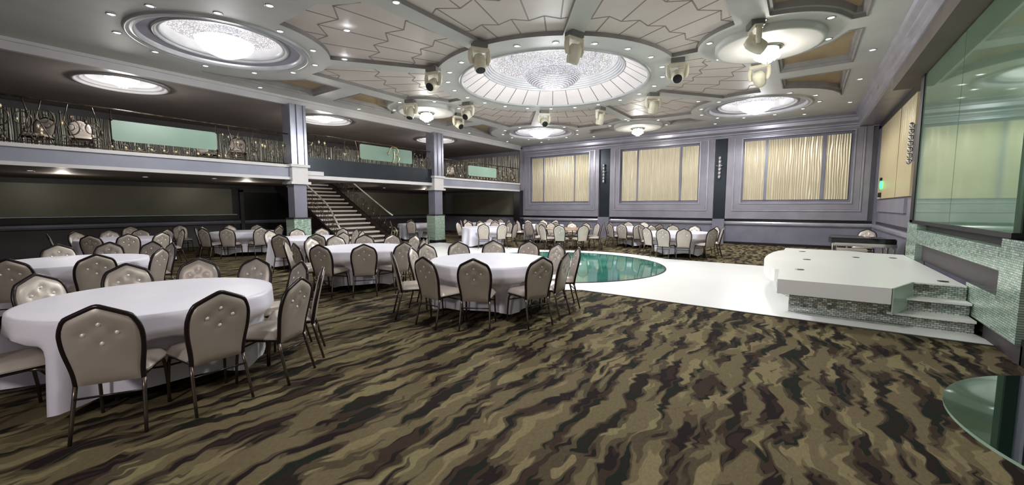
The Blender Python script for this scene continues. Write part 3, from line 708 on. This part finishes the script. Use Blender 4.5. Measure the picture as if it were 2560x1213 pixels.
# ------------------------------------------------------------------ railings
def spiral(c,r0,turns,start,dirn,y,n=28,axis='y'):
    out=[]
    for i in range(n+1):
        u=i/n; a=start+dirn*turns*2*PI*u; r=r0*(1-u*.82); out.append((r*math.cos(a),r*math.sin(a)))
    return out
def railing(name,y0,y1,zb,zt,glass,label,seed):
    rnd=random.Random(seed)
    r_=empty(name,(XB,0,0),0,label,'railing','ironwork balcony railings')
    mb=MB(); mb.tube([(0,y0,zt),(0,y1,zt)],.02,8); mb.build('top_rail',M['iron'],r_)
    mb=MB(); mb.tube([(0,y0,zb+.04),(0,y1,zb+.04)],.014,6); mb.build('bottom_rail',M['iron'],r_)
    occupied=[]
    for (a,b,c,d) in glass:
        g=empty('tmp'); bpy.data.objects.remove(g)
        p=MB().box(-.015,.015,a,b,c,d).build('frosted_panel',M['frost'],r_)
        q=MB(); 
        for yy,zz in ((a,c),(a,d),(b,c),(b,d)): q.ball((.02,yy,zz),.03,8)
        q.build('panel_clamp',M['black'],p); occupied.append((a,b))
        for yy in (a,b):
            MB().tube([(0,yy,zb),(0,yy,zt)],.014,6).build('baluster',M['iron'],r_)
    y=y0+.12
    while y<y1-.1:
        inn=any(a-.12<y<b+.12 for a,b in occupied)
        if not inn:
            h=zt-zb; big=rnd.uniform(.16,.24)
            mb=MB(); cz=zb+h*rnd.uniform(.45,.62); s_=rnd.choice((-1,1))
            pts=spiral(None,big,1.6,-PI/2,s_,0); mb.tube([(0,y+px_*s_*.8,cz+pz_) for px_,pz_ in pts],[.016-.009*i/len(pts) for i in range(len(pts))],6)
            pts=spiral(None,big*.6,1.3,PI/2,-s_,0); mb.tube([(0.01,y+.08*s_+px_,zb+.17+pz_*.8) for px_,pz_ in pts],.009,6)
            mb.tube([(0,y-.1*s_,zb+.04),(0,y+.02,zb+h*.3),(0,y+.1*s_,zb+h*.62),(0,y+.02*s_,zt)],.011,6)
            for q in range(4):
                ly,lz=y+rnd.uniform(-.16,.16),zb+rnd.uniform(.1,h*.8)
                mb.ball((.01,ly,lz),rnd.uniform(.025,.05),6,1 if rnd.random()<.45 else 0,(.35,.8,1.3))
            mb.build('scroll',[M['iron'],M['gold']],r_)
            y+=rnd.uniform(.3,.4)
        else:
            mb=MB(); pts=spiral(None,.1,1.4,0,rnd.choice((-1,1)),0)
            mb.tube([(0,y+a_,zb+.13+b_*.8) for a_,b_ in pts],.009,6); mb.ball((.01,y,zb+.1),.035,6,1,(.4,1,1)); mb.build('scroll',[M['iron'],M['gold']],r_); y+=.24
    return r_
railing('balcony_railing',-1.0,6.5,2.9,3.86,[(2.47,4.58,3.14,3.62)],'dark ironwork scroll railing with a long green glass panel on the near balcony',3)
rc=railing('balcony_railing',7.02,12.5,3.0,3.95,[(9.05,11.48,3.33,3.87)],'ironwork scroll railing with the monogram panel on the balcony between the columns',5)
railing('balcony_railing',13.12,19.2,2.9,3.72,[(14.94,17.14,3.08,3.57)],'ironwork scroll railing with a small green glass panel on the far balcony end',8)
# monogram: script B
mb=MB(); S=.31; bc_y,bc_z=10.55,3.6
def T2(pts,r): mb.tube([(0.045,bc_y+S*a,bc_z+S*b) for a,b in pts],r,8)
T2([(-.1,.85),(.02,.4),(.05,0),(-.02,-.5),(-.2,-.9)],[.012,.024,.028,.024,.01])
T2([(-.95,.3),(-.85,.0),(-.72,.3),(-.6,.75),(-.3,.98),(.1,1.0),(.5,.92),(.66,.65),(.55,.3),(.2,.08)],[.02,.03,.016,.014,.012,.012,.016,.024,.016,.01])
T2([(.2,.08),(.62,.0),(.8,-.35),(.66,-.75),(.25,-.97),(-.15,-.95),(-.35,-.8)],[.01,.018,.026,.022,.014,.01,.008])
mb.build('monogram_letter',M['gold'],rc)
# ------------------------------------------------------------------ staircase
st=empty('staircase',(-14.6,10.1,0),0,'wide staircase with pale treads rising beneath the balcony','staircase')
mbt=MB()
for i in range(15):
    z=.178*(i+1); x=-.0-.33*i
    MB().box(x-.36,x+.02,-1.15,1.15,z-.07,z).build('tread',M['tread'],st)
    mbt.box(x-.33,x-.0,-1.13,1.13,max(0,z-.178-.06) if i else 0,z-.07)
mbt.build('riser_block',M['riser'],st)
for s_ in (-1,1):
    mb=MB(); y0,y1=(s_*1.15,s_*1.24) if s_>0 else (-1.24,-1.15)
    pr=[(.12,0),(.12,.28),(-4.95,2.99),(-4.95,2.4),(-.5,0)]
    mb.add([(x,y0,z) for x,z in pr]+[(x,y1,z) for x,z in pr],[tuple(range(5)),tuple(reversed(range(5,10)))]+[(i,(i+1)%5,(i+1)%5+5,i+5) for i in range(5)])
    mb.build('stringer',M['vinyl_g'],st)
def stair_rail(s_,label):
    r_=empty('stair_railing',(0,s_*1.2,0),0,label); r_.parent=st
    base=lambda x:.28-(x-.12)*.535
    pts=[]
    for k in range(14):
        u=k/13; x=.15-u*4.2; h=.95 if (k>2 or s_>0) else (.35,.62,.85)[k]
        pts.append((x if k else .2,0,base(x)+h+(0 if s_>0 else .0)))
    MB().tube(pts,.03,8).build('handrail',M['rail_w'],r_)
    for k in range(11):
        x=.1-k*.38; b=base(x); mb=MB()
        mb.tube([(x,0,b-.02),(x,0,b+(.9 if k>0 else .42))],.011,6)
        sp=spiral(None,.15,1.5,-PI/2,1 if k%2 else -1,0)
        mb.tube([(x-.18+a_,0,b+.55+b_) for a_,b_ in sp],.012,6)
        sp=spiral(None,.1,1.3,PI/2,-1 if k%2 else 1,0)
        mb.tube([(x-.2+a_,0,b+.28+b_) for a_,b_ in sp],.010,6)
        mb.ball((x-.1,0.01,b+.4),.04,6,1,(1,.4,1.2))
        mb.build('baluster',[M['iron'],M['gold']],r_)
    mb=MB(); sp=spiral(None,.26,1.4,PI/2,-1,0); mb.tube([(.25+a_,0,.45+b_) for a_,b_ in sp],.022,8); mb.tube([(.2,0,0),(.22,0,.25)],.025,8); mb.build('newel_scroll',[M['gold']],r_)
stair_rail(-1,'left ironwork staircase railing with a curved ivory handrail')
stair_rail(1,'right ironwork staircase railing with a straight ivory handrail')
# ------------------------------------------------------------------ stage
sg=empty('stage',(0,0,0),0,'white two-level stage with mirror-tile skirt and corner steps','stage')
ol=[(-.27,7.0),(.96,7.03),(1.26,7.8),(1.79,7.8),(1.79,12.1),(1.35,12.15),(.9,12.4),(-.35,12.4),(-.36,11.75)]
ol2=ol[:]
for i in range(17):
    a=i/16; yy=11.75-3.65*a; xx=-.36-.26*math.sin(PI*a)**.6; ol2.append((xx,yy))
ol2.append((-.3,8.1))
MB().prism(ol2,.34,.55,0).build('stage_top',M['white'],sg)
bs=[(-.13,7.38),(1.0,7.38),(1.0,7.6),(1.79,7.6),(1.79,12.0),(-.15,12.1),(-.15,11.5)]
for i in range(11):
    a=i/10; bs.append((-.15-.25*math.sin(PI*a)**.7,11.4-2.9*a))
bs.append((-.13,8.4))
MB().prism(bs,.012,.34,0).build('stage_skirt',M['mosaic_x'],sg)
MB().box(1.0,1.79,7.38,7.6,.012,.155).build('step_riser',M['mosaic_x'],sg)
MB().box(.97,1.79,7.32,7.6,.155,.185).build('step_tread',M['white'],sg)
MB().box(1.12,1.79,7.54,7.8,.335,.364).build('step_tread',M['white'],sg)
MB().box(1.26,1.79,7.78,7.805,.364,.535).build('step_riser',M['mosaic_x'],sg)
mb=MB(); mb.prism([(.97,7.04),(.985,7.04),(1.285,7.8),(1.26,7.8)],.2,.552); mb.build('side_panel',M['sidep'],sg)
for x,y in ((0.0,11.6),(.08,9.9),(-.02,8.25),(1.62,8.1),(1.5,11.2),(.9,10.9)):
    o=empty('tmp'); bpy.data.objects.remove(o)
    MB().lathe([(.065,.0),(.06,.008),(.04,.009),(.0001,.004)],0,0,24).build('floor_socket',M['leg'],sg,(x,y,.55))
# ------------------------------------------------------------------ grand piano and bench
pn=empty('grand_piano',(.6,13.4,0),0,'black grand piano with chrome legs behind the stage','piano')
out=[(0,0),(1.25,0),(1.28,.55)]
for i in range(11):
    a=i/10; out.append((1.28-1.05*a-.1*math.sin(2*PI*a),.55+.75*math.sin(a*PI/2)+.0))
out+=[(.05,1.25),(-.03,.9),(-.05,.3)]
MB().prism(out,.66,.78).build('piano_case',M['piano'],pn)
MB().box(.06,1.26,-.02,.02,.59,.67).build('chrome_apron',M['chrome'],pn)
MB().prism([(x*.98+.01,y*.97+.01) for x,y in out],.785,.80).build('piano_lid',M['piano'],pn)
for x,y in ((.04,.05),(.12,.1),(1.0,.06),(1.12,.3),(1.22,.08),(.4,1.15)):
    MB().lathe([(.03,0),(.045,.03),(.028,.08),(.03,.5),(.045,.62),(.045,.66)],x,y,14).build('leg',M['chrome'],pn)
bn=empty('piano_bench',(.98,12.9,0),0,'black piano bench with pale seat before the grand piano','bench')
MB().box(-.28,.28,-.16,.16,.52,.57).build('seat',M['vinyl'],bn); MB().box(-.27,.27,-.15,.15,.38,.52).build('bench_box',M['piano'],bn)
for x in (-.24,.24):
    for y in (-.12,.12): MB().box(x-.025,x+.025,y-.025,y+.025,0,.38).build('leg',M['piano'],bn)
# ------------------------------------------------------------------ glass table, right foreground
gt=empty('glass_table',(1.36,2.4,0),0,'round dark green glass table in the near right corner','table')
MB().prism(circ(0,0,.83,128),.738,.75,0,1).build('tabletop',[M['gtable'],M['glassedge']],gt)
MB().lathe([(.0001,.0),(.3,.0),(.3,.02),(.06,.05),(.04,.3),(.05,.6),(.14,.72),(.16,.734),(.0001,.734)],0,0,32).build('pedestal',M['cframe'],gt)
# ------------------------------------------------------------------ chairs
HB=.57
def Htop(u): 
    a=abs(u); return HB-.012-.098*max(0,a-.04)**1.05-.05*max(0,(a-.8)/.2)**2.0
def Wd(v):
    return .168+.005*math.cos(v*PI)+.04*(math.sin(max(0,min(1,(v-.05)/.75))*PI/2)**2)-.012*max(0,(v-.86)/.14)**2
def lean(z): return -.205-.02*math.sin(z/HB*PI*.5)-.10*(z/HB)**1.6
GEM=[(0,.44),(-.088,.372),(.088,.372),(0,.298)]
def back_pt(u,v,side,thick=.024):
    x=u*Wd(v); z=v*Htop(u)
    e=(1-abs(u)**5)*(1-abs(2*v-1)**8)
    d=thick*max(0,e)**.6
    for gx,gz in GEM: d-=.022*math.exp(-((x-gx)**2+(z-gz)**2)/(.024**2))*(1 if side>0 else .8)
    return (x,lean(z)+side*(d+.006),z+.37)
def make_back():
    mb=MB(); NU,NV=16,18
    for side in (1,-1):
        vs=[back_pt(-1+2*i/NU,j/NV,side) for j in range(NV+1) for i in range(NU+1)]
        fs=[]
        for j in range(NV):
            for i in range(NU):
                q=(j*(NU+1)+i,j*(NU+1)+i+1,(j+1)*(NU+1)+i+1,(j+1)*(NU+1)+i); fs.append(q if side<0 else q[::-1])
        mb.add(vs,fs,0,True)
    return mb
def outline():
    P=[]
    for j in range(0,19): P.append((-1,j/18))
    for i in range(1,24): P.append((-1+2*i/24,1))
    for j in range(18,-1,-1): P.append((1,j/18))
    out=[]
    for u,v in P:
        x=u*(Wd(v)+.008); z=v*Htop(u); out.append((x,lean(z),z+.37+(.008 if v==1 else 0)))
    return out
ch_me={}
ch_me['backrest']=make_back().mesh('backrest',M['vinyl'])
ol_=outline(); ch_me['back_frame']=MB().tube(ol_,.0165,8).mesh('back_frame',M['cframe'])
for k,(gx,gz) in enumerate(GEM):
    mb=MB(); yy=lean(gz)
    for s_ in (1,-1): mb.ball((gx,yy+s_*.016,gz+.37),.0165,8,0,(1,.75,1))
    ch_me['gem%d'%k]=mb.mesh('crystal_button',M['gem'])
mb=MB(); NU,NV=12,12; vs=[]
def seat_pt(u,v,top):
    w=.205+.022*v; x=u*w; y=-.19+v*.42+(.0 if abs(u)<.01 else -.03*abs(u)**3*(1 if v>.5 else 0))
    e=(1-abs(u)**6)*(1-abs(2*v-1)**8); return (x,y,(.425+.06*max(0,e)**.45) if top else .415)
for top in (1,0):
    vs=[seat_pt(-1+2*i/NU,j/NV,top) for j in range(NV+1) for i in range(NU+1)]; fs=[]
    for j in range(NV):
        for i in range(NU):
            q=(j*(NU+1)+i,j*(NU+1)+i+1,(j+1)*(NU+1)+i+1,(j+1)*(NU+1)+i); fs.append(q if top else q[::-1])
    mb.add(vs,fs,0,True)
rim=[seat_pt(-1+2*i/NU,0,0) for i in range(NU+1)]+[seat_pt(1,j/NV,0) for j in range(1,NV+1)]+[seat_pt(1-2*i/NU,1,0) for i in range(1,NU+1)]+[seat_pt(-1,1-j/NV,0) for j in range(1,NV)]
n=len(rim); mb.add([p for p in rim]+[(p[0],p[1],.427) for p in rim],[(i,(i+1)%n,(i+1)%n+n,i+n) for i in range(n)],0,True)
ch_me['seat']=mb.mesh('seat',M['vinyl'])
ch_me['seat_frame']=MB().tube([(-.19,-.2,.4),(-.195,0,.4),(-.2,.17,.4),(.2,.17,.4),(.195,0,.4),(.19,-.2,.4)],.012,6,0,True).mesh('seat_frame',M['cframe'])
for s_,k in ((-1,'rl'),(1,'rr')): ch_me[k]=MB().tube([(s_*.182,-.205,.385),(s_*.186,-.225,.3),(s_*.195,-.27,.12),(s_*.2,-.30,0)],[.0145,.014,.0125,.0115],8).mesh('leg',M['leg'])
for s_,k in ((-1,'fl'),(1,'fr')): ch_me[k]=MB().tube([(s_*.192,.08,.395),(s_*.197,.15,.38),(s_*.2,.175,.33),(s_*.205,.195,.15),(s_*.207,.2,0)],[.013,.0135,.013,.012,.0115],8).mesh('leg',M['leg'])
ch_me['stretcher']=MB().tube([(-.2,.178,.31),(.2,.178,.31)],.008,6).mesh('stretcher',M['cframe'])
ch_me['stretcher2']=MB().tube([(-.185,-.235,.29),(.185,-.235,.29)],.008,6).mesh('stretcher',M['cframe'])
def make_chair(label,loc,rz,group):
    r_=empty('banquet_chair',loc,rz,label,'chair',group)
    bk=None
    for k,me in ch_me.items():
        o=bpy.data.objects.new(me.name,me); COL.objects.link(o); o.parent=r_
        if k=='backrest': bk=o
        if k.startswith('gem'): o.parent=bk
    return r_
# table name -> centre, radius phrase, hem, cloth
TB={'T1':((-4.95,1.15),'nearest left table'),'T2':((-4.0,5.0),'centre table by the white floor'),
    'T3':((-7.3,4.95),'table left of the centre one'),'T4':((-9.2,1.1),'second far-left table'),
    'T5':((-14.45,2.75),'far-left table under the balcony'),'T6':((-15.2,5.85),'under-balcony table left of the stairs'),
    'T7':((-10.85,5.75),'table at the stair foot'),'T8':((-10.45,12.75),'table right of the far column'),
    'T8b':((-13.0,15.95),'table deepest in the far-left corner'),'T9':((-7.3,13.9),'bare wooden table'),
    'T9b':((-9.65,15.9),'cloth table behind the wooden one'),'T10':((-5.45,16.3),'rear table under the middle panel'),
    'T11':((-3.3,14.0),'table nearest the stage end'),'T12':((-15.2,13.4),'shadowed table right of the stairs')}
NEAR=dict(
T1=[(-3.87,.59),(-3.7,1.22),(-3.77,1.91),(-4.25,2.39),(-4.83,2.48),(-5.69,2.32),(-6.21,1.85),(-6.32,1.21),(-6.06,.49),(-4.75,-.05)],
T4=[(-8.14,.47),(-8.1,1.19),(-10.45,1.2),(-10.4,1.8),(-10.01,2.28),(-9.39,2.41),(-8.33,1.96)],
T5=[(-13.37,1.96),(-15.56,2.02),(-15.84,2.71),(-15.42,3.25),(-13.4,2.61),(-13.36,3.2),(-15.05,3.76),(-14.58,3.95),(-14.56,1.43)],
T6=[(-15.71,4.66),(-14.68,4.54),(-16.1,5.03),(-16.5,5.9),(-14.32,5.07),(-16.1,6.6),(-15.4,7.1),(-14.05,5.85),(-14.1,6.45)],
T7=[(-10.1,4.63),(-12.15,6.09),(-11.93,6.79),(-9.5,5.2),(-11.4,7.05),(-9.49,5.97),(-10.7,7.1),(-9.6,6.5),(-11.95,5.3)],
T3=[(-8.01,3.75),(-7.53,3.74),(-8.53,4.54),(-6.84,3.85),(-6.39,4.36),(-6.12,4.96),(-8.64,5.19),(-8.2,5.66),(-7.93,6.18),(-7.27,6.33),(-6.18,5.59),(-6.57,6.08)],
T2=[(-5.15,3.84),(-4.95,4.15),(-4.02,3.62),(-5.43,4.95),(-3.35,3.85),(-5.27,5.67),(-4.94,6.24),(-4.25,6.51),(-3.51,6.33),(-2.91,5.91),(-2.73,5.15),(-2.75,4.52)],
T8=[(-11.72,12.55),(-11.6,13.1),(-9.74,11.78),(-9.15,12.2),(-11.35,13.45),(-10.88,13.86),(-10.14,13.85),(-9.5,13.6),(-9.1,13.0)],
T8b=[(-14.2,15.4),(-13.9,15.65),(-13.6,17.0),(-13.09,17.1),(-12.45,17.0),(-12.5,14.9),(-12.03,15.35),(-13.03,14.8)],
T9=[(-7.74,12.8),(-7.03,12.72),(-6.39,13.2),(-8.45,13.54),(-8.25,14.4),(-7.7,14.98),(-7.2,15.05),(-6.6,14.9),(-6.15,14.27),(-8.48,13.11)],
T9b=[(-10.78,16.41),(-10.25,16.99),(-9.76,17.14),(-8.75,16.6),(-8.99,14.8),(-8.6,15.1),(-9.6,14.65),(-10.87,15.67),(-10.7,15.1)],
T10=[(-6.57,16.5),(-6.18,17.3),(-5.59,17.55),(-4.4,16.75),(-6.2,15.3),(-5.64,15.1),(-5.01,15.16),(-4.4,15.6),(-6.65,15.8)],
T11=[(-4.0,12.99),(-3.45,12.8),(-2.95,12.85),(-2.28,13.42),(-4.47,13.8),(-4.34,14.6),(-3.77,15.1),(-3.1,15.15),(-2.38,14.76),(-2.08,14.3)],
T12=[(-15.9,12.55),(-14.5,12.4),(-14.05,13.2),(-15.2,14.6),(-16.3,13.9)])
DENT=defaultdict(list)
lw=['leftmost','second from left','third from left','fourth from left','fifth from left','sixth from left','seventh from left']
for key,((tx,ty),phrase) in TB.items():
    info=[]
    pol_=sorted((math.atan2(y-ty,x-tx),min(1.5,max(1.29,math.hypot(x-tx,y-ty)))) for x,y in NEAR[key])
    ang=[p_[0] for p_ in pol_]; N_=len(ang); MIN=math.radians(27.5)
    for it in range(400):
        for i_ in range(N_):
            j_=(i_+1)%N_; gap=(ang[j_]-ang[i_])%(2*PI)
            if gap<MIN and gap>-1: e_=(MIN-gap)/2*.6; ang[i_]-=e_; ang[j_]+=e_
    for an_,(_,rr) in zip(ang,pol_):
        x,y=tx+rr*math.cos(an_),ty+rr*math.sin(an_)
        a=math.atan2(ty-y,tx-x)
        a+=random.uniform(-.04,.04)
        ox,oy=x+.32*math.cos(a),y+.32*math.sin(a)
        # camera sees the back when the seat points away from it
        facing=(math.cos(a)*(-ox)+math.sin(a)*(-oy))<0
        DENT[key].append((math.atan2(oy-ty,ox-tx),math.hypot(ox-tx,oy-ty)-.26))
        info.append((project(x,y,.93)[0] if (-math.sin(YAW)*x+math.cos(YAW)*y)>.3 else -500,ox,oy,a,facing))
    for fc in (True,False):
        l=sorted(i for i in info if i[4]==fc)
        for k,(px_,ox,oy,a,_) in enumerate(l):
            pos=lw[k] if k<len(lw)-0 else 'rightmost'
            if k==len(l)-1 and k>0: pos='rightmost'
            lab=('chair back turned to us at the %s, %s'%(phrase,pos)) if fc else ('chair facing us at the %s, %s'%(phrase,pos))
            w=lab.split()
            make_chair(lab,(ox,oy,0),a-PI/2,'banquet chairs at the '+phrase)
make_chair('lone champagne chair against the left wall behind the far left table',(-18.0,3.6,0),-PI/2-.2,'spare banquet chairs')
make_chair('lone chair near the left wall between the two under-balcony tables',(-17.7,4.9,0),-PI/2,'spare banquet chairs')
make_chair('single champagne chair behind the grand piano by the right wall',(1.42,15.3,0),PI-.3,'spare banquet chairs')
for k,(x,y,rz,w) in enumerate(((-15.2,1.5,-2.2,'leftmost'),(-14.9,2.2,-1.7,'second from left, by the bright wall'),(-15.9,5.2,-1.3,'just right of the glass panel'),(-14.6,5.6,-1.9,'near the left column'),(-15.5,16.0,-2.4,'at the far end'))):
    make_chair('chair up on the balcony behind the ironwork railing, '+w,(x,y,2.86),rz,'chairs on the balcony')
# tables
def table_under(key,tx,ty,phrase,wood):
    r_=empty('banquet_table',(tx,ty,0),0,'round bare wooden banquet table without a cloth before the left wall panel' if wood else 'folding table hidden under the cloth, '+phrase,'table','round banquet tables')
    MB().lathe([(.0001,.73),(.9,.73),(.915,.738),(.915,.752),(.9,.76),(.0001,.76)],0,0,64).build('tabletop',M['wood'],r_)
    for a in (45,135,225,315):
        c,s_=math.cos(math.radians(a)),math.sin(math.radians(a))
        MB().tube([(.5*c,.5*s_,.73),(.58*c,.58*s_,0)],.016,8).build('leg',M['steel'],r_)
    MB().tube([(.35,-.35,.5),(-.35,-.35,.5)],.012,6).tube([(.35,.35,.5),(-.35,.35,.5)],.012,6).build('brace',M['steel'],r_)
def cloth_mb(seed,hem,dents=(),rot=0):
    rnd=random.Random(seed); ph=[rnd.uniform(0,6.28) for _ in range(4)]; n=240
    prof=[]
    for r in (.0001,.3,.6,.85,.905): prof.append((r,.768,0))
    prof+=[(.928,.765,0),(.934,.752,.02)]
    for k in range(1,15): prof.append((.934,.745-(.745-hem)*k/14,k/14))
    vs=[]; L=len(prof)
    for i in range(n):
        a=2*PI*i/n
        sq=abs(math.cos(2*(a+ph[0]*.3)))
        for r,z,t_ in prof:
            if t_>0:
                fold=math.sin(10*a+ph[1]+1.1*math.sin(3*a+ph[2]))+.5*math.sin(19*a+ph[3]+math.sin(4*a))
                r2=r+.02*t_+.062*t_**.7*fold*(.6+.4*math.sin(2*a+ph[0]))+.03*t_*sq; z2=z-.0*t_
                z2=.745-(.745-(hem+.09*sq+.015*math.sin(5*a+ph[2])))*t_
                for (pa,f) in dents:
                    da=abs((a+rot-pa+PI)%(2*PI)-PI); hw=.235/f
                    wgt=max(0,min(1,(hw*1.3-da)/(hw*.3)))*max(0,min(1,(.6-z2)/.12)); wgt=wgt*wgt*(3-2*wgt)
                    if r2>f: r2=r2+(f-r2)*wgt
            else: r2,z2=r,z
            vs.append((r2*math.cos(a),r2*math.sin(a),z2))
    fs=[]
    for i in range(n):
        j=(i+1)%n
        for q in range(L-1): fs.append((i*L+q,i*L+q+1,j*L+q+1,j*L+q))
    return MB().add(vs,fs,0,True)
for k,(key,((tx,ty),phrase)) in enumerate(TB.items()):
    wood=key=='T9'
    table_under(key,tx,ty,phrase,wood)
    if not wood:
        o=cloth_mb(k+2,.05,DENT[key],k*.7).build('tablecloth',M['cloth'],None,(tx,ty,0))
        o.rotation_euler=(0,0,k*.7)
        tag(o,'pale satin cloth over the '+phrase,'tablecloth','satin tablecloths on the round tables')
# ------------------------------------------------------------------ lights
def spot(name,loc,power,radius=.3,col=(1,.97,.95),size=168):
    l=bpy.data.lights.new(name,'SPOT'); l.energy=power; l.shadow_soft_size=radius; l.color=col; l.spot_size=math.radians(size); l.spot_blend=.25
    o=bpy.data.objects.new(name,l); COL.objects.link(o); o.location=loc; return o
spot('chandelier_light',(CX,CY,4.78),1050,.5,(.97,.98,1)); light('chandelier_glow',(CX,CY,4.5),200,.4,(.96,.97,1)); light('canopy_glow',(CX,CY,5.55),70,.3,(1,.97,.97))
for (x,y),p in zip(DOMES,(330,460,460,260)):
    spot('dome_light',(x,y,4.7),p,.35); light('dome_glow',(x,y,4.5),p*.14,.28,(.98,.98,1)); light('dome_bulb',(x,y,5.32),60,.15)
for (x,y) in DISCS: light('disc_light',(x,y,4.45),45,.15,(1,.95,.88))
for y in (3.0,8.5,14.1): light('balcony_light',(-14.6,y,4.55),60,.2)
for y in (2,6.5,15): light('under_balcony_light',(-16.4,y,2.3),20,.08,(1,.95,.85))
spot('stair_fill_light',(-15.5,10.1,4.7),55,.1,(1,.95,.9),110)  # added spot without a fixture, brightens the stair treads
light('rear_fill_light',(-1.6,-2.6,2.5),185,.25,(1,.92,.88))  # unseen fill added behind the camera to lift the near chair backs
w=bpy.data.worlds.new('world'); sc.world=w; w.use_nodes=True
w.node_tree.nodes['Background'].inputs[0].default_value=(.5,.52,.56,1); w.node_tree.nodes['Background'].inputs[1].default_value=.02
vs_=sc.view_settings; vs_.view_transform='Standard'; vs_.look='None'; vs_.exposure=0.4; vs_.gamma=1; vs_.use_curve_mapping=False
sc.cycles.use_denoising=True; sc.cycles.max_bounces=6; sc.cycles.diffuse_bounces=4; sc.cycles.sample_clamp_indirect=6

for o in sc.objects:
    pass
